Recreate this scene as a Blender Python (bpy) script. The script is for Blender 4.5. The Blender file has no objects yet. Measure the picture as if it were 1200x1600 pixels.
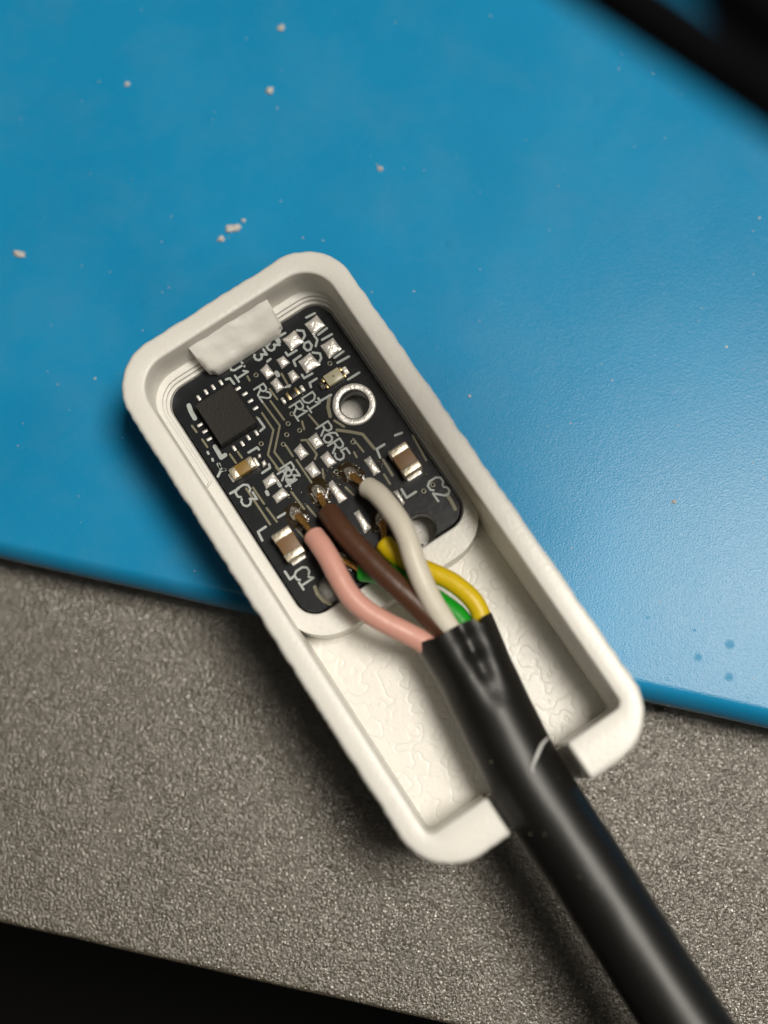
import bpy, bmesh, math, random
from mathutils import Vector, Matrix, noise
random.seed(7)
R = math.radians
scn = bpy.context.scene
scn.unit_settings.scale_length = 0.001          # one unit is one millimetre
# ------------------------------------------------------------------ camera
FPX, NADX, NADY = 2000.0, 80.0, -390.0
_d = Vector((NADX, NADY, -FPX)).normalized()
_wz = -_d
_wx = (Vector((1, 0, 0)) - _wz * _wz.x).normalized()
_wy = _wz.cross(_wx)
ROT = Matrix((_wx, _wy, _wz))                   # camera axes -> world axes
CAM = Vector((2.5845, -10.4695, 73.8301))
cd = bpy.data.cameras.new('camera')
cd.sensor_fit = 'VERTICAL'; cd.sensor_height = 240.0; cd.sensor_width = 180.0
cd.lens = FPX / 1600 * 240.0
cd.clip_start = 1.0; cd.clip_end = 5000.0
cam = bpy.data.objects.new('camera', cd)
cam.matrix_world = Matrix.Translation(CAM) @ ROT.to_4x4()
scn.collection.objects.link(cam); scn.camera = cam
cd.dof.use_dof = True
cd.dof.focus_distance = 71.5
cd.dof.aperture_fstop = 0.3 / 2.7               # 2.7 mm entrance pupil
# ------------------------------------------------------------------ world, lamp, exposure
w = bpy.data.worlds.new('World'); scn.world = w; w.use_nodes = True
w.node_tree.nodes['Background'].inputs[0].default_value = (1.0, 0.86, 0.68, 1)
w.node_tree.nodes['Background'].inputs[1].default_value = 0.012
def area(name, size, size_y, energy, loc, aim):
    ld = bpy.data.lights.new(name, 'AREA'); ld.shape = 'RECTANGLE'
    ld.size = size; ld.size_y = size_y; ld.energy = energy; ld.color = (1.0, 0.94, 0.84)
    lo = bpy.data.objects.new(name, ld); COL0.objects.link(lo); lo.location = loc
    d = (Vector(aim) - Vector(loc)).normalized(); x = Vector((1, 0, 0)); x = (x - d * x.dot(d)).normalized()
    lo.rotation_euler = Matrix((x, (-d).cross(x), -d)).transposed().to_euler()
COL0 = scn.collection
area('desk_lamp_light', 120, 120, 1.62e6, (126, 34, 385), (0, 0, 3))          # lamp to the upper right: main light and shadows
area('ceiling_tube_light', 420, 40, 0.07e6, (20, -74, 385), (0, -10, 0))       # tube overhead behind the viewer: sheen on mat and table
scn.view_settings.view_transform = 'Standard'; scn.view_settings.look = 'None'
scn.view_settings.gamma = 1; scn.view_settings.use_curve_mapping = False
scn.view_settings.exposure = 0.0
# ------------------------------------------------------------------ frames and heights (mm)
Z_TAB = -3.3
Z_MAT, Z_FLOOR, Z_TRAY, Z_PCB, Z_RIM = 1.6, 2.8, 4.85, 5.0, 8.0
RZ = R(33.35)                                   # turn of the enclosure on the table
CASE = Matrix.Translation((0, 0, Z_MAT)) @ Matrix.Rotation(RZ, 4, 'Z')
BOARD = Matrix.Translation((0, 0, Z_PCB)) @ Matrix.Rotation(RZ, 4, 'Z')
CASE_I, BOARD_I = CASE.inverted(), BOARD.inverted()
def at(px, py, z):                              # photograph pixel -> point at height z
    r = ROT @ Vector((px - 600, 800 - py, -FPX))
    return CAM + r * ((z - CAM.z) / r.z)
def bl(px, py, h=0.0):                          # pixel -> board coordinates, h above the board
    return BOARD_I @ at(px, py, Z_PCB + h)
CR = {'A': (280, 580, 7.5), 'B': (330, 690, 7.5), 'C': (380, 520, 7.5), 'D': (460, 640, 7.5), 'E': (570, 650, 7.5),
      'G': (400, 800, 7.5), 'H': (480, 740, 7.5), 'I': (440, 480, 7.5), 'J': (280, 460, 6.667), 'K': (420, 620, 6.667)}
def cp(k, x, y):
    ox, oy, s = CR[k]; return ox + x / s, oy + y / s
def cb(k, x, y, h=0.0):
    return bl(*cp(k, x, y), h)

# ------------------------------------------------------------------ materials
def nodes(name):
    m = bpy.data.materials.new(name); m.use_nodes = True
    return m, m.node_tree.nodes, m.node_tree.links, m.node_tree.nodes['Principled BSDF']
def mat(name, col, rough=0.5, metal=0.0, spec=0.5, sss=0.0, coat=0.0, bump=None, var=0.0, vscale=2.0, trans=0.0):
    m, n, l, p = nodes(name)
    p.inputs['Base Color'].default_value = (*col, 1)
    p.inputs['Roughness'].default_value = rough
    p.inputs['Metallic'].default_value = metal
    p.inputs['Specular IOR Level'].default_value = spec
    if sss:
        p.inputs['Subsurface Weight'].default_value = sss
        p.inputs['Subsurface Radius'].default_value = (0.8, 0.68, 0.5)
        p.inputs['Subsurface Scale'].default_value = 1.0
    if coat:
        p.inputs['Coat Weight'].default_value = coat; p.inputs['Coat Roughness'].default_value = 0.15
    if trans:
        p.inputs['Transmission Weight'].default_value = trans
    tc = n.new('ShaderNodeTexCoord')
    if var:
        nz = n.new('ShaderNodeTexNoise'); nz.inputs['Scale'].default_value = vscale; nz.inputs['Detail'].default_value = 5
        l.new(tc.outputs['Object'], nz.inputs['Vector'])
        mx = n.new('ShaderNodeMix'); mx.data_type = 'RGBA'
        mx.inputs['A'].default_value = (*[c * (1 - var) for c in col], 1)
        mx.inputs['B'].default_value = (*[min(1, c * (1 + var)) for c in col], 1)
        l.new(nz.outputs['Fac'], mx.inputs['Factor']); l.new(mx.outputs['Result'], p.inputs['Base Color'])
    if bump:
        sc, dist = bump
        nz = n.new('ShaderNodeTexNoise'); nz.inputs['Scale'].default_value = sc; nz.inputs['Detail'].default_value = 4
        l.new(tc.outputs['Object'], nz.inputs['Vector'])
        b = n.new('ShaderNodeBump'); b.inputs['Distance'].default_value = dist; b.inputs['Strength'].default_value = 1
        l.new(nz.outputs['Fac'], b.inputs['Height']); l.new(b.outputs['Normal'], p.inputs['Normal'])
    return m
def math_node(n, l, op, a, b=None, c=None):
    q = n.new('ShaderNodeMath'); q.operation = op
    for i, v in enumerate((a, b, c)):
        if v is None: continue
        if isinstance(v, (int, float)): q.inputs[i].default_value = v
        else: l.new(v, q.inputs[i])
    return q.outputs[0]
M = {}
M['white'] = mat('white_printed_plastic', (0.82, 0.80, 0.745), 0.33, sss=0.18, bump=(5.0, 0.02), var=0.04, vscale=0.7)
M['rough_white'] = mat('white_melted_plastic', (0.83, 0.81, 0.76), 0.26, sss=0.15, bump=(2.4, 0.045))
def floor_material():
    m, n, l, p = nodes('white_plastic_with_meander_relief')
    p.inputs['Base Color'].default_value = (0.82, 0.80, 0.745, 1); p.inputs['Roughness'].default_value = 0.4
    p.inputs['Subsurface Weight'].default_value = 0.2; p.inputs['Subsurface Radius'].default_value = (0.6, 0.5, 0.4)
    tc = n.new('ShaderNodeTexCoord')
    nz = n.new('ShaderNodeTexNoise'); nz.inputs['Scale'].default_value = 0.85; nz.inputs['Detail'].default_value = 1.2
    l.new(tc.outputs['Object'], nz.inputs['Vector'])
    a = math_node(n, l, 'MULTIPLY', nz.outputs['Fac'], 4.6)
    a = math_node(n, l, 'FRACT', a)
    a = math_node(n, l, 'SUBTRACT', a, 0.5)
    a = math_node(n, l, 'ABSOLUTE', a)
    a = math_node(n, l, 'SMOOTH_MIN', a, 0.17, 0.22)
    n2 = n.new('ShaderNodeTexNoise'); n2.inputs['Scale'].default_value = 6
    l.new(tc.outputs['Object'], n2.inputs['Vector'])
    b2 = math_node(n, l, 'MULTIPLY', n2.outputs['Fac'], 0.12)
    h = math_node(n, l, 'ADD', a, b2)
    b = n.new('ShaderNodeBump'); b.inputs['Distance'].default_value = 0.095; b.inputs['Strength'].default_value = 1
    l.new(h, b.inputs['Height']); l.new(b.outputs['Normal'], p.inputs['Normal'])
    return m
M['floor'] = floor_material()
def mat_material():
    m, n, l, p = nodes('blue_silicone')
    tc = n.new('ShaderNodeTexCoord'); O = tc.outputs['Object']
    big = n.new('ShaderNodeTexNoise'); big.inputs['Scale'].default_value = 0.12; big.inputs['Detail'].default_value = 6
    l.new(O, big.inputs['Vector'])
    fine = n.new('ShaderNodeTexNoise'); fine.inputs['Scale'].default_value = 11.0; fine.inputs['Detail'].default_value = 3
    l.new(O, fine.inputs['Vector'])
    mx = n.new('ShaderNodeMix'); mx.data_type = 'RGBA'
    mx.inputs['A'].default_value = (0.002, 0.222, 0.455, 1); mx.inputs['B'].default_value = (0.008, 0.285, 0.555, 1)
    l.new(big.outputs['Fac'], mx.inputs['Factor'])
    sm_ = n.new('ShaderNodeTexNoise'); sm_.inputs['Scale'].default_value = 0.22; sm_.inputs['Detail'].default_value = 8; sm_.inputs['Roughness'].default_value = .62; sm_.inputs['Distortion'].default_value = 0.25
    l.new(O, sm_.inputs['Vector'])
    sr = n.new('ShaderNodeMapRange'); sr.inputs['From Min'].default_value = .45; sr.inputs['From Max'].default_value = .75; sr.inputs['To Max'].default_value = .07
    l.new(sm_.outputs['Fac'], sr.inputs['Value'])
    fl_ = math_node(n, l, 'MULTIPLY_ADD', fine.outputs['Fac'], .10, -.03)
    ff = math_node(n, l, 'ADD', sr.outputs[0], fl_)
    mz = n.new('ShaderNodeMix'); mz.data_type = 'RGBA'; mz.inputs['B'].default_value = (.30, .38, .44, 1)
    l.new(ff, mz.inputs['Factor']); l.new(mx.outputs['Result'], mz.inputs['A']); l.new(mz.outputs['Result'], p.inputs['Base Color'])
    r = n.new('ShaderNodeMapRange'); r.inputs['To Min'].default_value = 0.22; r.inputs['To Max'].default_value = 0.29
    l.new(big.outputs['Fac'], r.inputs['Value'])
    # damp spots near the right end: smoother and less reflective
    mask = None
    for (x, y, rad) in ((1140, 1007, .27), (1091, 1027, .22), (1139, 1058, .24), (1085, 985, .10), (1012, 965, .09)):
        q = at(x, y, Z_MAT)
        d = n.new('ShaderNodeVectorMath'); d.operation = 'DISTANCE'; d.inputs[1].default_value = q
        l.new(O, d.inputs[0])
        g = n.new('ShaderNodeMapRange'); g.inputs['From Min'].default_value = rad * .6; g.inputs['From Max'].default_value = rad * 1.3
        g.inputs['To Min'].default_value = 1; g.inputs['To Max'].default_value = 0
        l.new(d.outputs['Value'], g.inputs['Value'])
        mask = g.outputs[0] if mask is None else math_node(n, l, 'MAXIMUM', mask, g.outputs[0])
    sp = math_node(n, l, 'MULTIPLY_ADD', mask, -0.15, 0.24)
    l.new(sp, p.inputs['Specular IOR Level'])
    l.new(r.outputs[0], p.inputs['Roughness'])
    vo = n.new('ShaderNodeTexVoronoi'); vo.inputs['Scale'].default_value = 0.55
    l.new(O, vo.inputs['Vector'])
    cs = n.new('ShaderNodeSeparateColor'); l.new(vo.outputs['Color'], cs.inputs[0])
    sel = math_node(n, l, 'GREATER_THAN', cs.outputs[0], 0.86)
    ring = math_node(n, l, 'SUBTRACT', vo.outputs['Distance'], 0.09)
    ring = math_node(n, l, 'ABSOLUTE', ring)
    ring = math_node(n, l, 'LESS_THAN', ring, 0.03)
    ring = math_node(n, l, 'MULTIPLY', ring, sel)
    h = math_node(n, l, 'MULTIPLY_ADD', ring, -5.0, fine.outputs['Fac'])
    b = n.new('ShaderNodeBump'); b.inputs['Distance'].default_value = 0.012; b.inputs['Strength'].default_value = 1
    l.new(h, b.inputs['Height']); l.new(b.outputs['Normal'], p.inputs['Normal'])
    return m
M['mat'] = mat_material()
def grain_material():
    m, n, l, p = nodes('black_grained_plastic')
    p.inputs['Roughness'].default_value = 0.24; p.inputs['IOR'].default_value = 1.8; p.inputs['Specular IOR Level'].default_value = 1.0
    p.inputs['Specular Tint'].default_value = (1.0, 0.97, 0.92, 1)
    tc = n.new('ShaderNodeTexCoord'); O = tc.outputs['Object']
    a = n.new('ShaderNodeTexNoise'); a.inputs['Scale'].default_value = 7.6; a.inputs['Detail'].default_value = 2; a.inputs['Roughness'].default_value = .55
    a.inputs['Distortion'].default_value = 0.6
    l.new(O, a.inputs['Vector'])
    v = n.new('ShaderNodeTexVoronoi'); v.feature = 'SMOOTH_F1'; v.inputs['Scale'].default_value = 6.2
    l.new(O, v.inputs['Vector'])
    wv = n.new('ShaderNodeTexNoise'); wv.inputs['Scale'].default_value = 0.16; wv.inputs['Detail'].default_value = 6; wv.inputs['Roughness'].default_value = .6
    l.new(O, wv.inputs['Vector'])
    mc = n.new('ShaderNodeMix'); mc.data_type = 'RGBA'; mc.inputs['A'].default_value = (0.058, 0.049, 0.036, 1); mc.inputs['B'].default_value = (0.128, 0.110, 0.083, 1)
    l.new(wv.outputs['Fac'], mc.inputs['Factor'])
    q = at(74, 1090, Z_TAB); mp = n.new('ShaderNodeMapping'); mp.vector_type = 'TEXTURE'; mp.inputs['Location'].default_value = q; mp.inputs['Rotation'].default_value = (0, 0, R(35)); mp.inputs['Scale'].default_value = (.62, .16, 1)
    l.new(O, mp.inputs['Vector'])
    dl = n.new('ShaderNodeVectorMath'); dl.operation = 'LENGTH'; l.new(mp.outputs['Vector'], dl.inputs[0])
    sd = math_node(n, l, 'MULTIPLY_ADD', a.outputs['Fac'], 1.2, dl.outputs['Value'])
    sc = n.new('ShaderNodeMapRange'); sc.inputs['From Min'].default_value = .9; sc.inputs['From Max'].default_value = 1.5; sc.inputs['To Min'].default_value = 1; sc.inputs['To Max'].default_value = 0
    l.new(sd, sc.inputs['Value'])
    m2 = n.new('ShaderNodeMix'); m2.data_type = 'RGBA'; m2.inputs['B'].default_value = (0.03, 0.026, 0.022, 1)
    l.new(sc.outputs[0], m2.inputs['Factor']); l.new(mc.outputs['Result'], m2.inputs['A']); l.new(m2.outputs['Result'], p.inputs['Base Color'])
    rg = n.new('ShaderNodeMapRange'); rg.inputs['To Min'].default_value = .19; rg.inputs['To Max'].default_value = .34
    l.new(wv.outputs['Fac'], rg.inputs['Value']); l.new(rg.outputs[0], p.inputs['Roughness'])
    h = math_node(n, l, 'MULTIPLY_ADD', v.outputs['Distance'], -0.7, a.outputs['Fac'])
    b = n.new('ShaderNodeBump'); b.inputs['Distance'].default_value = 0.10; b.inputs['Strength'].default_value = 1
    l.new(h, b.inputs['Height']); l.new(b.outputs['Normal'], p.inputs['Normal'])
    return m
M['grain'] = grain_material()
M['void'] = mat('unlit_void_black', (0.004, 0.004, 0.004), 0.95, spec=0.05)  # darkness below the table edge put into the colour: near-black, hardly reflective
M['jacket'] = mat('black_rubber_jacket', (0.008, 0.0075, 0.007), 0.40, bump=(9, 0.011), spec=0.45)
M['jacket_dark'] = mat('black_rubber_inside', (0.006, 0.006, 0.006), 0.8)
M['pcb'] = mat('black_solder_mask', (0.011, 0.0125, 0.015), 0.27, spec=0.42, bump=(2, 0.008), var=0.35, vscale=1.2)
M['pcb_edge'] = mat('board_edge', (0.02, 0.018, 0.015), 0.7)
M['trace'] = mat('masked_copper_trace', (0.21, 0.195, 0.125), 0.38, spec=0.5, var=0.2, vscale=4)
M['silk'] = mat('silkscreen_ink', (0.42, 0.45, 0.44), 0.55, var=0.15, vscale=5)
M['solder'] = mat('solder', (0.86, 0.83, 0.78), 0.34, metal=0.5, bump=(6, 0.05))
M['tin'] = mat('tinned_terminal', (0.74, 0.67, 0.53), 0.36, metal=0.85, bump=(8, 0.02))
M['gold'] = mat('gold_plate', (0.72, 0.56, 0.30), 0.34, metal=0.9)
M['cap_body'] = mat('brown_ceramic', (0.19, 0.105, 0.045), 0.5, var=0.12, vscale=3)
M['cap_body_ochre'] = mat('ochre_ceramic', (0.26, 0.155, 0.03), 0.5, var=0.12, vscale=3)
M['chip'] = mat('chip_epoxy', (0.020, 0.018, 0.015), 0.60, spec=0.3, bump=(10, 0.03), var=0.25, vscale=6)
M['led'] = mat('led_lens', (0.50, 0.47, 0.33), 0.3, sss=0.3)
M['led_die'] = mat('led_die', (0.22, 0.15, 0.10), 0.4)
M['res'] = mat('resistor_body', (0.012, 0.011, 0.010), 0.35)
M['copper'] = mat('copper_strand', (0.60, 0.33, 0.10), 0.35, metal=0.9, bump=(6, 0.08))
M['burnt'] = mat('burnt_flux_tip', (0.05, 0.035, 0.025), 0.3, bump=(5, 0.08), var=0.5, vscale=3)
M['joint'] = mat('dull_solder_joint', (0.58, 0.54, 0.48), 0.24, metal=0.8, bump=(4, 0.10), var=0.6, vscale=4)
M['flux_pool'] = mat('amber_flux_film', (0.035, 0.024, 0.012), 0.06, spec=0.6, bump=(5, 0.03), var=0.5, vscale=3)
M['flux'] = mat('flux_residue', (0.22, 0.18, 0.09), 0.08, spec=0.6, trans=0.75)
M['hole'] = mat('via_hole', (0.002, 0.002, 0.002), 0.9)
M['ringlight'] = mat('via_ring', (0.20, 0.19, 0.15), 0.35, metal=0.4)
for k, c in dict(pink=(0.70, 0.36, 0.29), brown=(0.085, 0.036, 0.018), ivory=(0.76, 0.71, 0.60), green=(0.004, 0.30, 0.012), yellow=(0.72, 0.51, 0.004)).items():
    M[k] = mat(k + '_insulation', c, 0.42, sss=0.08, bump=(3, 0.015), var=0.06, vscale=1.5)
M['crumb'] = mat('pale_crumb', (0.60, 0.57, 0.53), 0.3, sss=0.3, bump=(4, 0.08))
M['crumb_dark'] = mat('dark_crumb', (0.05, 0.045, 0.03), 0.7, bump=(4, 0.1))
M['strand'] = mat('pale_glue_strand', (0.70, 0.70, 0.67), 0.3, sss=0.2)
M['far_cable'] = mat('black_far_cable', (0.002, 0.002, 0.003), 0.7, spec=0.05)

# ------------------------------------------------------------------ mesh helpers
COL = scn.collection
def link(name, me, m, parent=None):
    o = bpy.data.objects.new(name, me); COL.objects.link(o)
    if m is not None and len(me.materials) == 0: me.materials.append(m)
    if parent is not None: o.parent = parent
    return o
def finish(bm, name, smooth=True, angle=40):
    bmesh.ops.recalc_face_normals(bm, faces=bm.faces)
    me = bpy.data.meshes.new(name); bm.to_mesh(me); bm.free()
    if smooth:
        for p in me.polygons: p.use_smooth = True
        me.set_sharp_from_angle(angle=R(angle))
    return me
def pydata(name, vs, fs, smooth=True, angle=40):
    bm = bmesh.new(); vv = [bm.verts.new(v) for v in vs]
    for f in fs: bm.faces.new([vv[i] for i in f])
    return finish(bm, name, smooth, angle)
def empty(name, mw, label, cat, group=None):
    o = bpy.data.objects.new(name, None); COL.objects.link(o); o.matrix_world = mw
    o.empty_display_size = 2; tag(o, label, cat, group); return o
def tag(o, label, cat, group=None):
    o['label'] = label; o['category'] = cat
    if group: o['group'] = group
def box_mesh(name, sx, sy, sz, bev=0.05, seg=2):           # base at z = 0, centred
    bm = bmesh.new(); bmesh.ops.create_cube(bm, size=1)
    for v in bm.verts: v.co = Vector((v.co.x * sx, v.co.y * sy, (v.co.z + .5) * sz))
    if bev: bmesh.ops.bevel(bm, geom=bm.edges[:], offset=bev, segments=seg, affect='EDGES', profile=0.5)
    return finish(bm, name)
def rrect(x0, x1, y0, y1, rs, n=10):                        # radii: BR, TR, TL, BL; counter-clockwise
    br, tr, tl, blr = rs; P = []
    for (cx, cy, r, a0) in ((x1 - br, y0 + br, br, -90), (x1 - tr, y1 - tr, tr, 0), (x0 + tl, y1 - tl, tl, 90), (x0 + blr, y0 + blr, blr, 180)):
        for i in range(n + 1):
            a = R(a0 + 90 * i / n); P.append((cx + r * math.cos(a), cy + r * math.sin(a)))
    return P
def fill_mesh(name, loops, z0, z1, bevel=0.0):              # polygon with holes, extruded
    cu = bpy.data.curves.new('tmp', 'CURVE'); cu.dimensions = '2D'; cu.fill_mode = 'BOTH'
    for lp in loops:
        s = cu.splines.new('POLY'); s.points.add(len(lp) - 1); s.use_cyclic_u = True
        for i, p in enumerate(lp): s.points[i].co = (p[0], p[1], 0, 1)
    cu.extrude = (z1 - z0) / 2 - bevel; cu.bevel_depth = bevel; cu.bevel_resolution = 2; cu.offset = -bevel
    t = bpy.data.objects.new('tmp', cu); COL.objects.link(t)
    bpy.context.view_layer.update()
    me = bpy.data.meshes.new_from_object(t.evaluated_get(bpy.context.evaluated_depsgraph_get()))
    bpy.data.objects.remove(t); bpy.data.curves.remove(cu)
    me.name = name; me.transform(Matrix.Translation((0, 0, (z0 + z1) / 2)))
    me.materials.clear()
    for p in me.polygons: p.use_smooth = True
    me.set_sharp_from_angle(angle=R(35))
    return me
def catmull(pts, n=12):
    P = [Vector(p) for p in pts]; P = [2 * P[0] - P[1]] + P + [2 * P[-1] - P[-2]]; out = []
    for i in range(1, len(P) - 2):
        a, b, c, d = P[i - 1:i + 3]
        for k in range(n):
            t = k / n
            out.append(.5 * ((2 * b) + (c - a) * t + (2 * a - 5 * b + 4 * c - d) * t * t + (3 * b - a - 3 * c + d) * t ** 3))
    out.append(P[-2].copy()); return out
def tube(name, path, rad, n=18, caps=True, shape=None, smooth_angle=60):
    bm = bmesh.new(); rings = []; s = 0
    L = sum((path[i + 1] - path[i]).length for i in range(len(path) - 1))
    for i, p in enumerate(path):
        t = (path[min(i + 1, len(path) - 1)] - path[max(i - 1, 0)]).normalized()
        if i: s += (path[i] - path[i - 1]).length
        side = t.cross(Vector((0, 0, 1)))
        if side.length < 1e-4: side = Vector((1, 0, 0))
        side.normalize(); up = side.cross(t)
        r = rad(s, L) if callable(rad) else rad
        ring = []
        for k in range(n):
            th = 2 * math.pi * k / n
            kx, kz, ds = (1, 1, 0) if shape is None else shape(s, th)
            ring.append(bm.verts.new(p + side * (math.cos(th) * r * kx) + up * (math.sin(th) * r * kz) + t * ds))
        rings.append(ring)
    for a, b in zip(rings, rings[1:]):
        for k in range(n): bm.faces.new((a[k], a[(k + 1) % n], b[(k + 1) % n], b[k]))
    if caps: bm.faces.new(rings[0][::-1]); bm.faces.new(rings[-1])
    return finish(bm, name, True, smooth_angle)

# ------------------------------------------------------------------ the setting
def strip(name, a, b, perp_far, prof, m):                   # slab whose near edge runs a-b; prof: (inset from edge, z)
    a, b = Vector((*a, 0)), Vector((*b, 0)); e = (b - a).normalized(); nrm = Vector((-e.y, e.x, 0))
    a, b = a - e * 70, b + e * 70; n = 160; bm = bmesh.new(); rows = []
    for i in range(n + 1):
        p = a.lerp(b, i / n); wob = 0.04 * noise.noise(p * 0.25)
        rows.append([bm.verts.new((p + nrm * (q + wob * (q < 5))) + Vector((0, 0, z))) for q, z in prof])
    for r0, r1 in zip(rows, rows[1:]):
        for k in range(len(prof) - 1): bm.faces.new((r0[k], r1[k], r1[k + 1], r0[k + 1]))
    me = finish(bm, name, True, 50)
    if me.polygons[len(prof) - 2].normal.z < 0: me.flip_normals()
    return link(name, me, m)
def rounded(r, z, depth, far):
    pr = [(0.0, z - depth)]
    for i in range(7):
        a = R(90 * i / 6); pr.append((r - r * math.cos(a), z - r + r * math.sin(a)))
    return pr + [(far * .3, z), (far, z)]
fl = link('ground', pydata('ground', [(-400, -400, -45), (400, -400, -45), (400, 400, -45), (-400, 400, -45)], [(0, 1, 2, 3)], False), M['void'])
fl['kind'] = 'structure'
ta, tb = at(0, 1442, Z_TAB), at(650, 1590, Z_TAB)
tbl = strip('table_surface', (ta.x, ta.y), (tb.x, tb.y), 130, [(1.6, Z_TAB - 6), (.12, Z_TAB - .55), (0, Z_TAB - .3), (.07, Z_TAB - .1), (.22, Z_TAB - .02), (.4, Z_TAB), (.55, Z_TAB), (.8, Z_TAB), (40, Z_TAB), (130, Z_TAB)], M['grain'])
tbl['kind'] = 'structure'
ma, mb = at(0, 872, 0.2), at(1200, 1138, 0.2)
sm = strip('silicone_mat', (ma.x, ma.y), (mb.x, mb.y), 110, [(.35, Z_TAB + .03), (0.08, Z_MAT - 2.2), (.0, Z_MAT - 1.6), (.06, Z_MAT - 1.1), (.22, Z_MAT - .68), (.42, Z_MAT - .36), (.62, Z_MAT - .14), (.78, Z_MAT - .04), (.92, Z_MAT), (1.1, Z_MAT), (1.4, Z_MAT), (30, Z_MAT), (110, Z_MAT)], M['mat'])
tag(sm, 'bright blue silicone work mat under the white case, edge crossing the picture', 'mat')

# ------------------------------------------------------------------ white enclosure
enc = empty('enclosure', CASE, 'open white 3D-printed plastic case holding the black circuit board', 'case')
W, Y0, Y1, RO = 7.16, -15.25, 17.1, 3.0
WI, YI0, YI1 = 5.9, -13.05, 15.82
NX = 2.42
def wall_path(x, y0, y1, rb, rt, nc=34, ns=150, nt=46, nb=18):
    P = []
    def line(a, b, n):
        for i in range(n): P.append((a[0] + (b[0] - a[0]) * i / n, a[1] + (b[1] - a[1]) * i / n))
    def arc(cx, cy, r, a0, n):
        for i in range(n): a = R(a0 + 90 * i / n); P.append((cx + r * math.cos(a), cy + r * math.sin(a)))
    line((NX, y0), (x - rb, y0), nb); arc(x - rb, y0 + rb, rb, -90, nc)
    line((x, y0 + rb), (x, y1 - rt), ns); arc(x - rt, y1 - rt, rt, 0, nc)
    line((x - rt, y1), (-x + rt, y1), nt); arc(-x + rt, y1 - rt, rt, 90, nc)
    line((-x, y1 - rt), (-x, y0 + rb), ns); arc(-x + rb, y0 + rb, rb, 180, nc)
    line((-x + rb, y0), (-NX, y0), nb); P.append((-NX, y0))
    return [Vector((a, b, 0)) for a, b in P]
def build_wall():
    O = wall_path(W, Y0, Y1, RO, RO); I = wall_path(WI, YI0, YI1, 0.45, 1.9)
    z0, zt = 0.0, Z_RIM - Z_MAT
    bm = bmesh.new(); secs = []; s = 0
    def profile(i):
        nonlocal s
        o, q = O[i], I[i]; n = (q - o); wd = n.length; n.normalize()
        if i: s += (O[i] - O[i - 1]).length
        onend = abs(o.y - Y0) < .02
        def ridge(z):
            k = noise.noise(Vector((s * 1.55, z * .12, 3.3)))
            k2 = noise.noise(Vector((s * 0.5, z * .3, 9.1)))
            return (0.035 if onend else 0.075) * (abs(k) * 1.6) + 0.05 * k2
        r = 0.30; pr = []
        pr.append((0.75, z0)); pr.append((0.25 + ridge(z0), z0 + .25)); pr.append((0.02 + ridge(.8), z0 + 0.8))
        for z in (2.0, 3.5, 5.0): pr.append((ridge(z), z))
        for a in (0, 25, 50, 75, 90):
            pr.append((ridge(zt) * (1 - a / 120) + r * (1 - math.cos(R(a))), zt - r + r * math.sin(R(a))))
        wv = 0.03 * noise.noise(Vector((s * .8, 5, 1)))
        pr.append((wd * .5, zt + .02 + wv * .4))
        ri = 0.14
        for a in (90, 60, 30, 0):
            pr.append((wd - ri * (1 - math.cos(R(a))), zt - ri + ri * math.sin(R(a))) if False else (wd - ri + ri * math.cos(R(a)), zt - ri + ri * math.sin(R(a))))
        pr.append((wd + .02 + wv, zt - 1.6)); pr.append((wd + .05, zt - 3.2)); pr.append((wd + .08, Z_FLOOR - Z_MAT - .15))
        return [o + n * d + Vector((0, 0, z)) for d, z in pr]
    N = len(O)
    P = [profile(i) for i in range(N)]
    def capsec(p, dx, k):
        c = sum(p, Vector()) / len(p); out = []
        for v in p:
            d = c - v; d.x = 0
            L = d.length; out.append(v + d * min(k / max(L, .01), .6) + Vector((dx, 0, 0)))
        return out
    P[0] = [v + Vector((.16, 0, 0)) for v in P[0]]; P[-1] = [v - Vector((.16, 0, 0)) for v in P[-1]]
    P = [capsec(P[0], -.16, .2), capsec(P[0], -.1, .06)] + P + [capsec(P[-1], .1, .06), capsec(P[-1], .16, .2)]
    for p in P: secs.append([bm.verts.new(v) for v in p])
    m = len(secs[0])
    for a, b in zip(secs, secs[1:]):
        for k in range(m): bm.faces.new((a[k], a[(k + 1) % m], b[(k + 1) % m], b[k]))
    bm.faces.new(secs[0][::-1]); bm.faces.new(secs[-1])
    return finish(bm, 'wall', True, 50)
link('wall', build_wall(), M['white'], enc)
link('floor', fill_mesh('floor', [rrect(-W + .5, W - .5, Y0 + .5, Y1 - .5, (2.5,) * 4)], 0.02, Z_FLOOR - Z_MAT), M['floor'], enc)
# sill closing the foot of the cable notch
sill = box_mesh('notch_sill', 2 * NX + .1, 1.95, 4.05 - Z_MAT, 0.12)
so = link('notch_sill', sill, M['white'], enc); so.location = (0, Y0 + 1.1, .02)
# tray: two stepped layers round the board
PX0, PX1, PY0, PY1 = -5.10, 5.30, -0.12, 14.88
TY0 = -1.75
tr_out = rrect(-WI - .25, WI + .25, TY0, YI1 + .25, (2.7, 2.1, 2.1, 2.7))
def pocket(g): return rrect(PX0 - g, PX1 + g, PY0 - g, PY1 + g, (1.1 + g,) * 4)
zt_ = Z_TRAY - Z_MAT
link('tray', fill_mesh('tray', [tr_out, pocket(.10)], Z_FLOOR - Z_MAT - .1, zt_ - .35), M['white'], enc)
link('tray_step', fill_mesh('tray_step', [tr_out, pocket(.16)], zt_ - .352, zt_, 0.06), M['white'], enc)
tr2 = rrect(-WI - .24, WI + .24, 5.6, YI1 + .24, (0.1, 2.1, 2.1, 0.1))
def pocket2(g): return [(PX0 - g, 5.4), (PX1 + g, 5.4)] + rrect(PX0 - g, PX1 + g, 5.4, PY1 + g, (.01, 1.1 + g, 1.1 + g, .01))[11:33]
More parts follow.
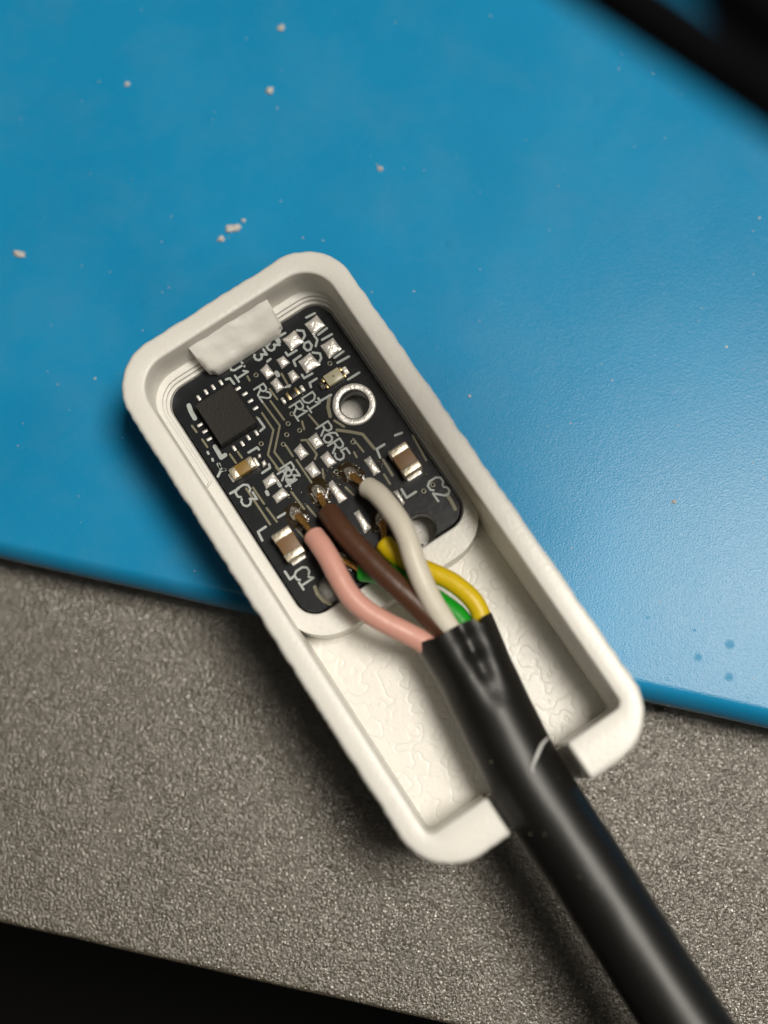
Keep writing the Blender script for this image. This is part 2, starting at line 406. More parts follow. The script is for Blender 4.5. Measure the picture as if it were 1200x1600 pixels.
def horseshoe(g):                                           # tray shelf only round the upper half
    a = rrect(-WI - .2, WI + .2, 5.0, YI1 + .2, (0.05, 2.05, 2.05, 0.05))[11:33]
    b = rrect(PX0 - g, PX1 + g, 5.0, PY1 + g, (0.05, 1.1 + g, 1.1 + g, 0.05))[11:33]
    return [(WI + .2, 3.6)] + a + [(-WI - .2, 9.0), (PX0 - g, 9.3)] + b[::-1] + [(PX1 + g, 4.6)]
link('tray_shelf', fill_mesh('tray_shelf', [horseshoe(.34)], zt_ - .05, zt_ + .24, 0.05), M['white'], enc)
link('tray_shelf', fill_mesh('tray_shelf', [horseshoe(.50)], zt_ + .2, zt_ + .46, 0.05), M['white'], enc)
# melted retaining tab over the upper end of the board
def build_tab():
    zc = 6.75
    c0, c1, c2, c3 = [CASE_I @ at(x, y, z) for x, y, z in ((294, 543, 7.0), (330, 586, 5.85), (444, 513, 5.85), (417, 467, 7.0))]
    n, mm = 26, 14; bm = bmesh.new(); top = []; bot = []
    for j in range(mm + 1):
        rt, rb = [], []
        for i in range(n + 1):
            fi, fj = i / n, j / mm
            p = c0.lerp(c3, fi).lerp(c1.lerp(c2, fi), fj)
            # rounded outline at the free corners
            e = min(fi, 1 - fi) * 5.2 + max(0, .55 - fj) * .6; f = (1 - fj) * 1.9
            dr = max(0, .25 - min(e, f)) / .25
            q = p.copy()
            q.z += 0.12 * noise.noise(p * 1.3) + 0.03 * noise.noise(p * 3.0) - .32 * dr * dr
            if e < .3 and f < .3:
                k = (.3 - e) * (.3 - f) * 3; q.y += k; q.x += k * (1 if fi < .5 else -1)
            rt.append(bm.verts.new(q))
            b = p.copy(); b.x, b.y = q.x, q.y; b.z = Z_PCB - Z_MAT + .10 + (.1 if fj < .9 else 0)
            rb.append(bm.verts.new(b))
        top.append(rt); bot.append(rb)
    for j in range(mm):
        for i in range(n):
            bm.faces.new((top[j][i], top[j][i + 1], top[j + 1][i + 1], top[j + 1][i]))
            bm.faces.new((bot[j][i], bot[j + 1][i], bot[j + 1][i + 1], bot[j][i + 1]))
    for i in range(n):
        bm.faces.new((top[mm][i], top[mm][i + 1], bot[mm][i + 1], bot[mm][i])); bm.faces.new((top[0][i + 1], top[0][i], bot[0][i], bot[0][i + 1]))
    for j in range(mm):
        bm.faces.new((top[j][0], top[j + 1][0], bot[j + 1][0], bot[j][0])); bm.faces.new((top[j + 1][n], top[j][n], bot[j][n], bot[j + 1][n]))
    return finish(bm, 'retaining_tab', True, 55)
tab = link('retaining_tab', build_tab(), M['rough_white'], enc)
tab['label'] = 'rough melted white tab over the board end'

# ------------------------------------------------------------------ circuit board
brd = empty('circuit_board', BOARD, 'small black circuit board with chip and solder pads inside white case', 'circuit board')
hc = bl(553.5, 632)
h1, h2 = bl(658, 826), bl(516, 920)
def circle(c, r, n=36, a0=0): return [(c.x + r * math.cos(2 * math.pi * i / n + a0), c.y + r * math.sin(2 * math.pi * i / n + a0)) for i in range(n)]
def board_outline():
    base = rrect(PX0, PX1, PY0, PY1, (1.1, 1.1, 1.1, 1.1))
    out = base[:-11] + base[-11:]
    cuts = []
    for h, r in ((h2, .74), (h1, .84)):                     # from left to right along the bottom edge
        dy = h.y - PY0; a = math.acos(max(-1, min(1, dy / r)))   # half opening measured from straight down
        arc = []
        for i in range(25):
            th = -math.pi / 2 - a - (2 * math.pi - 2 * a) * i / 24
            arc.append((h.x + r * math.cos(th), h.y + r * math.sin(th)))
        cuts += arc
    return base + cuts
link('board_substrate', fill_mesh('board_substrate', [board_outline(), circle(hc, .80)], -1.0, 0.0, 0.03), M['pcb'], brd)

def ribbon(bm, pts, wdt, z, closed=False):                  # flat raised stroke with round ends
    P = [Vector((p.x, p.y, 0)) for p in pts]
    if closed: P.append(P[0].copy())
    h = 0.025
    def poly(cs):
        a = [bm.verts.new((c.x, c.y, z + h)) for c in cs]; b = [bm.verts.new((c.x, c.y, z - .01)) for c in cs]
        bm.faces.new(a); k = len(cs)
        for i in range(k): bm.faces.new((a[i], b[i], b[(i + 1) % k], a[(i + 1) % k]))
    for i, (a, b) in enumerate(zip(P, P[1:])):
        d = (b - a)
        if d.length < 1e-5: continue
        d.normalize(); n = Vector((-d.y, d.x, 0)) * wdt / 2; cs = []
        for k in range(7):
            th = math.pi / 2 + math.pi * k / 6; cs.append(a + d * math.cos(th) * wdt / 2 + n * math.sin(th))
        for k in range(7):
            th = -math.pi / 2 + math.pi * k / 6; cs.append(b + d * math.cos(th) * wdt / 2 + n * math.sin(th))
        z += 0.0008; poly(cs)
def stroke(name, pts, wdt, z, m, parent=brd, closed=False, label=None):
    bm = bmesh.new(); ribbon(bm, pts, wdt, z, closed)
    o = link(name, finish(bm, name, False), m, parent)
    if label: o['label'] = label
    return o
# traces
TR = [('A', [(960, 340), (1180, 640), (1115, 950), (1200, 1060)]), ('B', [(740, 120), (870, 300)]),
      ('A', [(970, 490), (1105, 690), (1040, 980), (1180, 1170)]), ('B', [(760, 300), (790, 340)]),
      ('C', [(320, 800), (480, 1020)]), ('C', [(310, 660), (400, 780)]),
      ('K', [(180, 510), (250, 620)]), ('K', [(290, 660), (450, 900)]),
      ('D', [(690, 345), (810, 495)]), ('D', [(500, 240), (660, 262), (800, 290), (940, 460)]), ('D', [(1040, 590), (1150, 770)]),
      ('D', [(1050, 760), (1120, 870)]), ('K', [(340, 455), (390, 450), (500, 600), (480, 650)]), ('C', [(770, 960), (880, 1090)]),
      ('C', [(690, 1040), (715, 1130)]), ('B', [(410, 550), (690, 970)]), ('B', [(490, 540), (620, 730)]), ('B', [(650, 780), (770, 940)]),
      ('B', [(220, 150), (290, 250)]), ('B', [(310, 120), (360, 190)]), ('C', [(450, 480), (540, 640)]), ('A', [(910, 540), (990, 650)]),
      ('D', [(330, 700), (350, 850), (380, 940)]), ('D', [(700, 500), (730, 560)]), ('H', [(450, 160), (540, 250)]), ('H', [(0, 380), (100, 500)]),
      ('B', [(940, 590), (1090, 790)]), ('A', [(150, 640), (205, 715)]), ('A', [(270, 800), (330, 890)]), ('C', [(1010, 740), (995, 870), (1020, 980)]),
      ('C', [(1070, 1030), (1180, 1100)]), ('E', [(560, 230), (720, 520)]), ('A', [(800, 60), (825, 110)]), ('G', [(470, 190), (560, 300)]),
      ('G', [(690, 880), (720, 960), (790, 1040), (870, 1075)]), ('E', [(960, 920), (1010, 990), (1060, 1090)])]
WID = {9: .17, 10: .15, 0: .11, 2: .11, 15: .12, 29: .2, 30: .14, 31: .12, 34: .2, 35: .2}
for i, (k, pts) in enumerate(TR):
    stroke('trace', [cb(k, *p) for p in pts], WID.get(i, .115), 0.002, M['trace'])
# silkscreen brackets and marks
SK = [('I', [(290, 125), (390, 75)]), ('I', [(430, 325), (530, 250)]), ('I', [(475, 385), (590, 320)]), ('I', [(620, 595), (725, 520)]),
      ('I', [(655, 655), (790, 580)]), ('I', [(50, 535), (75, 570), (175, 510)]), ('I', [(225, 570), (140, 630), (165, 690)]),
      ('I', [(240, 795), (265, 835), (360, 780)]), ('I', [(410, 840), (330, 890), (345, 940)]), ('I', [(430, 1070), (450, 1105), (580, 1030)]),
      ('I', [(780, 850), (910, 770)]), ('J', [(1105, 405), (1025, 450), (1050, 500)]), ('B', [(440, 130), (540, 70), (560, 95)]),
      ('B', [(600, 370), (690, 310), (680, 270)]), ('B', [(225, 610), (320, 555)]), ('B', [(95, 265), (115, 330), (165, 335)]), ('B', [(80, 410), (110, 350), (160, 330)]),
      ('B', [(785, 890), (870, 840)]), ('B', [(640, 1000), (550, 1060), (600, 1160)]), ('G', [(340, 700), (400, 790), (440, 760)]),
      ('E', [(230, 335), (140, 390), (180, 490)]), ('E', [(355, 230), (435, 200)]), ('E', [(430, 860), (490, 960), (600, 890)]),
      ('A', [(115, 405), (140, 475), (185, 555)]), ('A', [(420, 885), (495, 1015), (540, 985)]), ('A', [(550, 100), (595, 85), (645, 150)]), ('A', [(930, 560), (1000, 660), (950, 705)]),
      ('I', [(180, 275), (255, 280), (275, 335), (250, 380)]), ('I', [(385, 340), (420, 385), (400, 460)]), ('I', [(365, 535), (450, 545), (465, 600), (440, 650)]),
      ('C', [(250, 155), (300, 140), (320, 105)]), ('B', [(650, 590), (665, 620)]), ('B', [(790, 490), (810, 520)]), ('C', [(390, 470), (410, 500)]), ('C', [(285, 340), (320, 310)]),
      ('C', [(500, 640), (550, 620)]), ('A', [(455, 1090), (480, 1130)]), ('A', [(335, 950), (345, 970)]), ('A', [(390, 1030), (397, 1050)])]
WS = {23: .26, 24: .24, 31: .2, 32: .2, 33: .25}
for i, (k, pts) in enumerate(SK):
    stroke('silkscreen_mark', [cb(k, *p) for p in pts], WS.get(i, .135 if i not in (27, 28, 29) else .13), 0.03, M['silk'])
stroke('silkscreen_mark', [cb('I', *p) for p in ((270, 425), (320, 405), (355, 450), (340, 500), (300, 512), (262, 475))], .13, .03, M['silk'], closed=True)
# reference lettering: stroke glyphs in a unit box (x along the line, y up)
GL = {'R': [[(0, 0), (0, 1), (.5, 1), (.68, .88), (.68, .62), (.5, .5), (0, .5)], [(.32, .5), (.7, 0)]],
      'C': [[(.7, .85), (.55, 1), (.2, 1), (0, .75), (0, .25), (.2, 0), (.55, 0), (.7, .15)]],
      'D': [[(0, 0), (0, 1), (.4, 1), (.68, .75), (.68, .25), (.4, 0), (0, 0)]],
      'J': [[(.15, 1), (.6, 1)], [(.42, 1), (.42, .2), (.25, 0), (0, .08)]],
      '1': [[(.05, .75), (.32, 1), (.32, 0)], [(0, 0), (.64, 0)]],
      '2': [[(0, .82), (.2, 1), (.5, 1), (.66, .8), (.6, .58), (0, 0), (.68, 0)]],
      '3': [[(0, 1), (.62, 1), (.3, .6), (.5, .58), (.68, .4), (.66, .15), (.45, 0), (.15, 0), (0, .12)]],
      '4': [[(.5, 0), (.5, 1), (0, .3), (.7, .3)]],
      '5': [[(.62, 1), (.1, 1), (.05, .58), (.4, .62), (.66, .45), (.66, .18), (.45, 0), (.15, 0), (0, .12)]],
      '6': [[(.58, 1), (.3, 1), (.06, .65), (.02, .25), (.2, 0), (.5, 0), (.68, .2), (.66, .42), (.48, .58), (.2, .56), (.03, .35)]]}
def lettering(txt, px, py, hpx, adv, wdt=.15, z=.03):
    o = bl(px, py); h = hpx / 28.6; a = adv / 28.6; bm = bmesh.new()
    for i, ch in enumerate(txt):
        for st in GL[ch]:
            # reading direction runs down the board (-y), letter tops point to +x
            ribbon(bm, [Vector((o.x + q * h, o.y - (i * a + p * h * .92), 0)) for p, q in st], wdt, z)
    t = link('silkscreen_lettering', finish(bm, 'silkscreen_lettering', False), M['silk'], brd)
    t['label'] = 'pale printed letters ' + txt
lettering('R2', 397, 609, 18, 14.5, .105)
lettering('R6R5', 494.5, 670, 22, 17, .11, .031)
lettering('C3', 366, 767, 23, 18.5, .12)
lettering('C1', 458, 896, 23, 17, .12)
lettering('C2', 666, 756, 24, 19, .12)
lettering('D1', 472, 623, 20, 16, .105)
lettering('R1', 452.5, 637, 20, 15, .105, .045)
lettering('J1', 359, 575, 21, 16, .12)
lettering('3', 396, 556, 19, 14, .13)
lettering('3', 416, 541, 19, 14, .13)
lettering('R4', 434, 741, 20, 15, .11)
lettering('R3', 438, 733, 20, 15, .11, .05)

# solder pads
PADS = [('I', (285, 200), (410, 105), (500, 215), (375, 320)), ('I', (25, 380), (150, 285), (245, 405), (115, 500)),
        ('I', (470, 455), (600, 370), (690, 490), (560, 590)), ('I', (210, 640), (330, 545), (440, 670), (295, 765)),
        ('C', (205, 440), (275, 370), (360, 480), (280, 540)), ('C', (325, 590), (390, 530), (475, 640), (395, 695)),
        ('C', (395, 320), (470, 275), (540, 350), (455, 415)), ('C', (525, 480), (585, 440), (655, 520), (575, 585)),
        ('D', (165, 350), (255, 280), (335, 400), (250, 460)), ('D', (0, 480), (70, 405), (160, 520), (75, 585)),
        ('D', (310, 560), (390, 495), (485, 620), (395, 675)), ('D', (130, 690), (215, 615), (300, 740), (215, 800)),
        ('B', (610, 460), (720, 370), (785, 460), (650, 545)), ('B', (725, 640), (830, 545), (905, 625), (775, 715)),
        ('D', (395, 890), (450, 840), (605, 1030), (520, 1085)), ('D', (825, 600), (890, 555), (1000, 720), (930, 765)),
        ('H', (555, 475), (610, 440), (740, 620), (670, 690)), ('D', (185, 985), (212, 965), (288, 1080), (262, 1098)),
        ('E', (335, 895), (385, 875), (465, 1010), (440, 1040)), ('B', (545, 150), (580, 145), (585, 185), (555, 195)), ('B', (590, 245), (625, 215), (650, 265), (610, 300))]
def pad_mesh(c, hgt):
    n = 8; bm = bmesh.new(); g = []; mid = (c[0] + c[1] + c[2] + c[3]) / 4; c = [mid + (p - mid) * 1.13 for p in c]
    for j in range(n + 1):
        row = []
        for i in range(n + 1):
            u_, v_ = i / n, j / n
            p = c[0].lerp(c[1], u_).lerp(c[3].lerp(c[2], u_), v_)
            d = ((1 - abs(2 * u_ - 1) ** 3) * (1 - abs(2 * v_ - 1) ** 3)) ** .6
            z = hgt * d + .012 * noise.noise(p * 5) * d
            row.append(bm.verts.new((p.x, p.y, .004 + z)))
        g.append(row)
    for j in range(n):
        for i in range(n): bm.faces.new((g[j][i], g[j][i + 1], g[j + 1][i + 1], g[j + 1][i]))
    rim = [g[0][i] for i in range(n + 1)] + [g[j][n] for j in range(1, n + 1)] + [g[n][i] for i in range(n - 1, -1, -1)] + [g[j][0] for j in range(n - 1, 0, -1)]
    low = [bm.verts.new((v.co.x, v.co.y, -.02)) for v in rim]
    for i in range(len(rim)): bm.faces.new((rim[i], rim[(i + 1) % len(rim)], low[(i + 1) % len(rim)], low[i]))
    return finish(bm, 'solder_pad', True, 60)
for i, (k, *q) in enumerate(PADS):
    link('solder_pad', pad_mesh([cb(k, *p) for p in q], .12 if i > 3 else .10), M['solder'], brd)
# plated mounting ring
def ring_mesh(name, r0, r1, zt, zb, n=48, bev=.06):
    bm = bmesh.new(); prof = [(r0, zb), (r0, zt - bev), (r0 + bev * .4, zt - bev * .3), (r0 + bev, zt), (r1 - bev * 1.6, zt), (r1 - bev * .5, zt - bev * .4), (r1, zt - bev * 1.2), (r1, -.02)]
    rings = []
    for i in range(n):
        a = 2 * math.pi * i / n; k = 1 + .008 * noise.noise(Vector((math.cos(a) * 2, math.sin(a) * 2, r1)))
        rings.append([bm.verts.new((r * math.cos(a) * k, r * math.sin(a) * k, z)) for r, z in prof])
    for i in range(n):
        a, b = rings[i], rings[(i + 1) % n]
        for k in range(len(prof) - 1): bm.faces.new((a[k], b[k], b[k + 1], a[k + 1]))
    return finish(bm, name, True, 60)
ro = link('mounting_ring', ring_mesh('mounting_ring', .84, 1.22, .09, -1.0), M['solder'], brd); ro.location = (hc.x, hc.y, 0)
# vias
via_r = ring_mesh('via', .07, .15, .03, -.02, 16, .015)
via_h = pydata('via_hole', [(.1 * math.cos(i * math.pi / 6), .1 * math.sin(i * math.pi / 6), .012) for i in range(12)], [tuple(range(12))], False)
for k, x, y in (('K', 200, 280), ('K', 320, 350), ('K', 185, 395), ('K', 150, 495), ('C', 150, 495), ('C', 1015, 360), ('D', 685, 380), ('D', 490, 730), ('A', 960, 850), ('C', 570, 950), ('E', 690, 880), ('E', 795, 805)):
    o = link('via', via_r, M['ringlight'], brd); o.location = cb(k, x, y)
    hh = link('via_hole', via_h, M['hole'], o)

# chip
cc = bl(*cp('A', 545, 500), .85)
ch = link('sensor_chip', box_mesh('sensor_chip', 2.32, 2.72, .85, .03, 1), M['chip'], brd); ch.location = (cc.x, cc.y, .03)
lead = box_mesh('chip_lead', .34, .17, .10, .04)
def leads(pts, k, rot, ext=0.0):
    for (x, y) in pts:
        q = cb(k, x, y, .05)
        o = link('chip_lead', lead, M['solder'], ch); o.location = (q.x - cc.x, q.y - cc.y, -.02); o.rotation_euler.z = rot
leads([(690, 205), (770, 268), (835, 350), (895, 435)], 'A', 0)
leads([(245, 630), (305, 705), (355, 795)], 'A', 0)
leads([(645, 905), (740, 850), (812, 780), (905, 725)], 'A', math.pi / 2)
leads([(230, 315), (315, 245), (400, 190), (490, 135)], 'A', math.pi / 2)
# chip capacitors
def capacitor(label, cx, cy, sx, sy, sz, mbody, lie=False):
    q = bl(cx, cy, sz)
    b = link('capacitor', box_mesh('capacitor', sx, sy * .99, sz * .97, .05), mbody, brd); b.location = (q.x, q.y, .05); b['label'] = label
    if lie: b.rotation_euler.z = math.pi / 2
    tm = box_mesh('terminal', sx * 1.05, sy * .30, sz * 1.03, .09, 3)
    pm = box_mesh('solder_fillet', sx * .85, .24, .14, .06, 3)
    for s in (-1, 1):
        t = link('terminal', tm, M['tin'], b); t.location = (0, s * sy * .39, -.02)
        f = link('solder_fillet', pm, M['solder'], b); f.location = (0, s * (sy * .5 + .10), -.06)
capacitor('larger brown capacitor marked C1', *cp('G', 378, 370), 1.08, 1.62, .95, M['cap_body'])
capacitor('larger brown capacitor marked C2', *cp('E', 472, 505), 1.10, 1.60, .95, M['cap_body'])
capacitor('small ochre capacitor marked C3', *cp('B', 368, 305), .66, 1.36, .60, M['cap_body_ochre'], True)
# resistor with gold ends
q = cb('C', 580, 715, .3)
rs = link('resistor', box_mesh('resistor', 1.05, .50, .30, .04), M['res'], brd); rs.location = (q.x, q.y, .02)
tm = box_mesh('terminal', .17, .46, .06, .02)
for s in (-1, 1):
    t = link('terminal', tm, M['gold'], rs); t.location = (s * .28, 0, .275)
    f = link('solder_fillet', box_mesh('solder_fillet', .24, .42, .2, .08, 3), M['solder'], rs); f.location = (s * .62, 0, -.02)
# LED
q = cb('I', 607, 815, .4)
led = link('led', box_mesh('led', 0.98, .70, .42, .06), M['led'], brd); led.location = (q.x, q.y, .03)
dm = pydata('led_die', [(.07 * math.cos(i * .785), .07 * math.sin(i * .785), 0) for i in range(8)], [tuple(range(8))], False)
d = link('led_die', dm, M['led_die'], led); d.location = (.02, .02, .424)
tmm = box_mesh('terminal', .16, .26, .22, .05)
for s in (-1, 1):
    for e in (-1, 1):
        t = link('terminal', tmm, M['gold'], led); t.location = (s * .58, e * .21, 0)
    f = link('solder_fillet', box_mesh('solder_fillet', .30, .5, .16, .07, 3), M['solder'] if s > 0 else M['burnt'], led); f.location = (s * .78, 0, -.02)
# bubbles and crust of flux left round the wire joints
bm = bmesh.new(); rr = random.Random(3)
for (k, x, y, sp, cnt) in (('D', 560, 760, 70, 26), ('D', 690, 690, 50, 10), ('E', 190, 560, 40, 8), ('E', 450, 860, 90, 8), ('H', 150, 300, 90, 16), ('D', 480, 700, 60, 12), ('H', 820, 950, 60, 6), ('B', 1020, 700, 80, 14), ('C', 660, 700, 90, 8), ('E', 740, 650, 40, 5)):
    for i in range(cnt):
        p = cb(k, x + rr.gauss(0, sp), y + rr.gauss(0, sp)); r = rr.uniform(.03, .085)
        if not (PX0 + .1 < p.x < PX1 - .1 and PY0 + .1 < p.y): continue
        g = bmesh.ops.create_icosphere(bm, subdivisions=1, radius=r)
        for v in g['verts']: v.co = Vector((v.co.x * 1.2 + p.x, v.co.y + p.y, v.co.z * .7 + r * .3))
fo = link('flux_bubbles', finish(bm, 'flux_bubbles'), M['flux'], brd); fo['kind'] = 'stuff'

# ------------------------------------------------------------------ cable with five wires
cbl = empty('sensor_cable', Matrix.Translation(at(722, 998, Z_FLOOR)), 'black round cable with five coloured wires soldered to the circuit board', 'cable')
CI = cbl.matrix_world.inverted()
def wp(pts, n=10): return [CI @ p for p in catmull([at(*p) for p in pts], n)]
JP = [(709, 985, 6.05), (740, 1047, 6.05), (778, 1126, 6.1), (815, 1199, 6.15), (852, 1260, 6.2), (914, 1354, 6.4), (980, 1457, 6.7), (1040, 1550, 7.0), (1110, 1655, 7.3), (1260, 1870, 8.0), (1420, 2080, 8.5)]
def jshape(s, th):
    f = max(0, 1 - s / 2.6); f2 = max(0, 1 - s / 4.8)
    kx, kz = 1 + .09 * f, 1 - .10 * f
    d0 = (math.degrees(th) - 101 + 180) % 360 - 180
    dent = -.20 * math.exp(-(d0 / 14) ** 2) * min(1, f2 * 1.5) * (1 + .10 * math.sin(s * 5.1))
    side = .05 * math.exp(-((d0 - 34) / 16) ** 2) * f2 + .06 * math.exp(-((d0 + 36) / 16) ** 2) * f2
    nz = .008 * noise.noise(Vector((math.cos(th) * 2, math.sin(th) * 2, s * .7)))
    k = 1 + dent + side + nz
    ds = 0
    if s < 1.2:
        e = .22 * noise.noise(Vector((math.cos(th) * 1.3, math.sin(th) * 1.3, 4.2))) - .10 * math.cos(th)
        if 122 < math.degrees(th) < 140: e += .35
        ds = e * (1 - s / 1.2)
    return kx * k, kz * k, ds
jpath = wp(JP, 26)
jk = link('jacket', tube('jacket', jpath, 2.03, 72, False, jshape), M['jacket'], cbl)
inner = link('jacket_bore', tube('jacket_bore', jpath[:40], 1.72, 72, False, jshape), M['jacket_dark'], cbl)
def lip():
    bm = bmesh.new(); n = 72; t = (jpath[1] - jpath[0]).normalized(); side = t.cross(Vector((0, 0, 1))).normalized(); up = side.cross(t); A = []; B = []
    for k in range(n):
        th = 2 * math.pi * k / n; kx, kz, ds = jshape(0, th)
        for r, lst in ((2.03, A), (1.72, B)): lst.append(bm.verts.new(jpath[0] + side * (math.cos(th) * r * kx) + up * (math.sin(th) * r * kz) + t * ds))
    for k in range(n): bm.faces.new((A[k], B[k], B[(k + 1) % n], A[(k + 1) % n]))
    return finish(bm, 'jacket_lip', True, 60)
link('jacket_lip', lip(), M['jacket'], cbl)
link('jacket_filler', tube('jacket_filler', jpath[9:14], 1.75, 40, True, jshape), M['jacket_dark'], cbl)
def wire(label, m, pts, rad=.58, tip=None, tipmat='copper'):
    path = wp(pts, 12)
    def r(s, L): return rad * (min(1, .80 + s * 1.6) if s < .13 else 1) * (1 + .02 * noise.noise(Vector((s * 1.3, pts[0][0], 0))) + .012 * noise.noise(Vector((s * 4, pts[0][1], 0))))
    o = link('wire', tube('wire', path, r, 20, True, None, 70), m, cbl); o['label'] = label
    if tip:
        tp = wp(tip, 8)
        link('conductor', tube('conductor', tp, lambda s, L: .15 + .10 * max(0, 1 - s / (L * .55)), 12, True, lambda s, th: (1 + .15 * math.sin(th * 5 + s * 6),) * 2 + (0,), 70), M[tipmat], o)
        e = tp[0]; bm = bmesh.new(); bmesh.ops.create_icosphere(bm, subdivisions=3, radius=1)
        dirv = (tp[0] - tp[-1]); ang = math.atan2(dirv.y, dirv.x)
        for v in bm.verts:
            n_ = 1 + .22 * noise.noise(v.co * 2 + Vector((pts[0][0], 0, 0)))
            c = Vector((v.co.x * .52, v.co.y * .34, v.co.z * .30)) * n_
            v.co = Matrix.Rotation(ang, 3, 'Z') @ c + e
        link('solder_joint', finish(bm, 'solder_joint', True, 80), M['joint'], o)
        bm = bmesh.new(); bmesh.ops.create_icosphere(bm, subdivisions=3, radius=1); f0 = CI @ Vector((0, 0, Z_PCB))
        for v in bm.verts:
            n_ = 1 + .5 * noise.noise(v.co * 1.6 + Vector((pts[0][1], 3, 0)))
            v.co = Matrix.Rotation(ang, 3, 'Z') @ (Vector((v.co.x * .85, v.co.y * .6, v.co.z * .09)) * n_) + Vector((e.x, e.y, f0.z + .01))
        link('flux_film', finish(bm, 'flux_film', True, 80), M['flux_pool'], o)
    return o
wire('yellow wire bending out beside the green one', M['yellow'], [(597, 846, 5.7), (617, 866, 5.8), (645, 882, 5.9), (672, 893, 6.0), (704, 908, 6.1), (732, 930, 6.15), (748, 952, 6.1), (757, 980, 6.0), (775, 1020, 5.9)], .52, [(596, 812, 5.25), (599, 826, 5.5), (600, 850, 5.7)])
wire('green wire lowest of the five', M['green'], [(560, 890, 5.6), (588, 894, 5.65), (618, 902, 5.65), (655, 923, 5.6), (690, 945, 5.6), (716, 966, 5.65), (740, 1005, 5.7)], .62, [(530, 872, 5.25), (545, 880, 5.45), (562, 890, 5.6)])
wire('brown wire crossing beneath the white one', M['brown'], [(511, 797, 6.0), (524, 815, 6.35), (543, 838, 6.6), (569, 866, 6.8), (592, 889, 6.9), (616, 912, 6.95), (645, 938, 6.9), (676, 967, 6.8), (700, 990, 6.6), (730, 1030, 6.3)], .62, [(498, 770, 5.15), (503, 783, 5.5), (511, 797, 6.0)])
wire('pink wire nearest the left wall', M['pink'], [(488, 834, 6.4), (500, 850, 6.7), (514, 872, 6.9), (529, 901, 7.0), (547, 930, 7.0), (572, 954, 6.95), (603, 973, 6.85), (637, 990, 6.7), (665, 1006, 6.4), (715, 1045, 6.0)], .585, [(463, 804, 5.2), (474, 815, 5.7), (489, 835, 6.4)])
wire('ivory white wire arching over the yellow and green wires', M['ivory'], [(572, 760, 6.2), (589, 771, 6.8), (607, 791, 7.3), (625, 817, 7.6), (638, 846, 7.75), (648, 878, 7.75), (661, 911, 7.6), (677, 943, 7.3), (694, 970, 6.95), (716, 1003, 6.5)], .585, [(549, 741, 5.2), (558, 749, 5.6), (573, 761, 6.2)])
# pale strand of glue stuck to the jacket
sp = [CI @ p for p in catmull([at(856, 1153, 7.75), at(847, 1163, 8.05), at(839, 1180, 8.2), at(831, 1200, 8.24), at(834, 1207, 8.22)], 8)]
gs = link('glue_strand', tube('glue_strand', sp, lambda s, L: .05 + .05 * math.sin(min(1, s / L) * 3.1), 8), M['strand'], cbl)
# little pale grains stuck on the jacket
bm = bmesh.new()
jr = random.Random(5)
grains = [(x, y, .055) for x, y in ((830, 1304), (851, 1304), (925, 1386), (867, 1396), (768, 1190), (905, 1370))]
for i in range(70):
    k = jr.uniform(0, 1); yy = 1010 + k * 590; grains.append((720 + (yy - 1000) * .625 + jr.uniform(-50, 58), yy, jr.uniform(.012, .028)))
for (x, y, gr) in grains:
    p = CI @ at(x, y, 8.2); dmin, j = min(((jpath[i] - p).xy.length, i) for i in range(len(jpath)))
    lat = min(dmin, 1.8); p.z = jpath[j].z + math.sqrt(2.03 ** 2 - lat ** 2) - .01
    g = bmesh.ops.create_icosphere(bm, subdivisions=1, radius=gr)
    for v in g['verts']: v.co += p
dg = link('dust_grains', finish(bm, 'dust_grains'), M['trace'], cbl); dg['kind'] = 'stuff'

# ------------------------------------------------------------------ out-of-focus cables in the far corner
def far_cable(label, pts, r):
    base = at(*pts[1]); base.z = Z_MAT
    e = empty('black_lead', Matrix.Translation(base), label, 'cable', 'black leads hanging over the mat corner')
    path = [p - base for p in catmull([at(*p) for p in pts], 10)]
    link('jacket', tube('jacket', path, r, 24), M['far_cable'], e)
far_cable('blurred black lead crossing the upper right corner of the blue mat', [(680, -200, 39), (830, -100, 39.5), (978, 0, 40), (1128, 100, 40), (1275, 200, 40), (1500, 350, 39)], .92)
far_cable('second blurred black lead, outermost in the upper right corner', [(970, -160, 39), (1090, -80, 39), (1180, 0, 39), (1297, 80, 39), (1500, 200, 39)], 1.05)

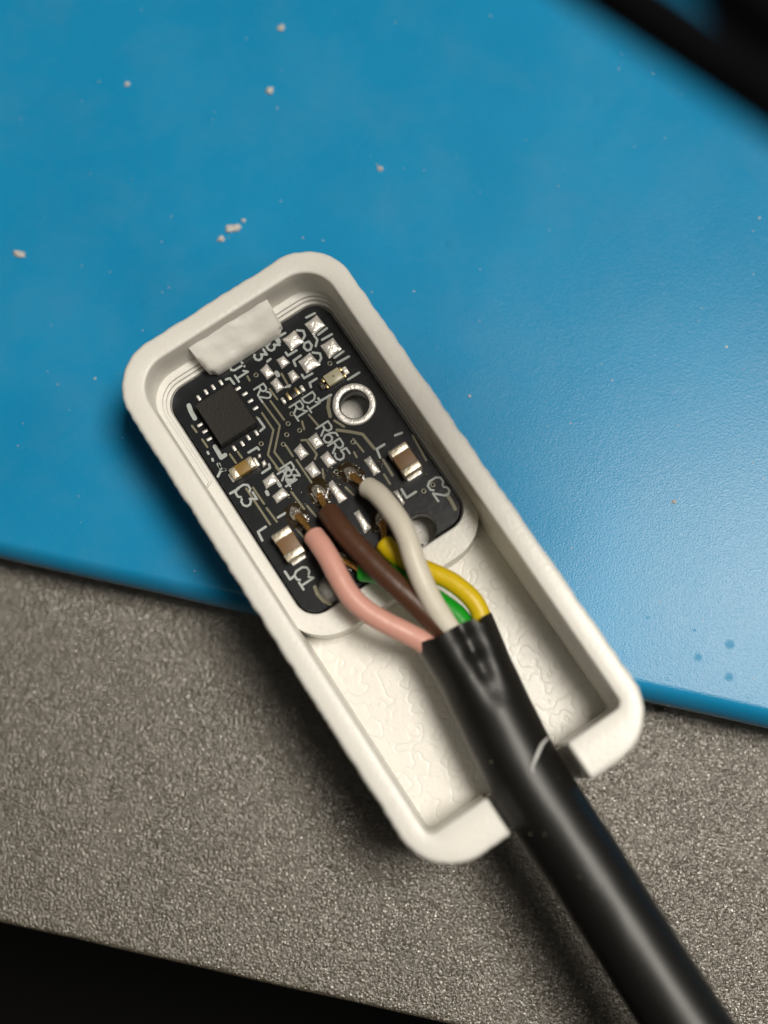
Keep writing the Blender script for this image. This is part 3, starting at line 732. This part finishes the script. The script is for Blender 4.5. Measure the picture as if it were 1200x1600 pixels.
# ------------------------------------------------------------------ crumbs on the mat
def crumb(label, x, y, rx, ry, rot=0, m='crumb', z=Z_MAT, hz=.7):
    s = 1 / 29.5; bm = bmesh.new(); bmesh.ops.create_icosphere(bm, subdivisions=3, radius=1)
    off = Vector((x * .37, y * .21, 0))
    for v in bm.verts:
        k = 1 + .65 * noise.noise(v.co * 1.3 + off) + .35 * noise.noise(v.co * 3.2 + off)
        v.co = Vector((v.co.x * rx * s * k, v.co.y * ry * s * k, max(v.co.z, -.3) * min(rx, ry) * s * k * hz))
    o = link('crumb', finish(bm, 'crumb', True, 60), M[m]); p = at(x, y, z); o.location = (p.x, p.y, z + min(rx, ry) * s * hz * .25)
    o.rotation_euler.z = R(rot); tag(o, label, 'crumb', 'crumbs scattered on the mat')
crumb('largest pale crumb of the close cluster above the case', 366, 357, 12, 7, 10)
crumb('rounded pale crumb below left of the largest crumb above the case', 345, 374, 6.5, 5.5)
crumb('tiny pale crumb touching the upper right of the largest crumb', 380, 345, 4, 3.5)
crumb('pale oblong crumb by the left border of the picture', 30, 397, 11, 6, -15)
crumb('pale crumb nearest the top border of the picture', 440, 44, 6, 6.5)
crumb('blurred pale crumb below the topmost crumb', 422, 142, 6.5, 7)
crumb('small tan crumb in the upper left of the mat', 199, 132, 4.5, 4)
crumb('white crumb alone above the top right corner of the case', 594, 264, 5.5, 5)
crumb('faint white crumb on the right half of the mat beside the case', 1053, 784, 4.5, 3)
crumb('tiny white crumb close to the right wall of the case', 734, 619, 3, 2.5)
crumb('dark olive crumb at the mat edge, right of the case', 1030, 1107, 6, 5, 0, 'crumb_dark', Z_TAB + .2, 1.0)
# dust too small to count
bm = bmesh.new(); rr = random.Random(11)
for i in range(150):
    x, y = rr.uniform(0, 1200), rr.uniform(0, 1100)
    if y > 830 + x * .227: continue
    p = at(x, y, Z_MAT); r = rr.uniform(.02, .055) * (1.5 if rr.random() < .1 else 1)
    g = bmesh.ops.create_icosphere(bm, subdivisions=1, radius=r)
    for v in g['verts']: v.co = Vector((v.co.x * rr.uniform(.8, 1.4) + p.x, v.co.y + p.y, v.co.z * .5 + Z_MAT + .005))
du = link('dust', finish(bm, 'dust'), M['crumb']); du['kind'] = 'stuff'
du['label'] = 'fine pale dust specks on the blue mat'; du['category'] = 'dust'
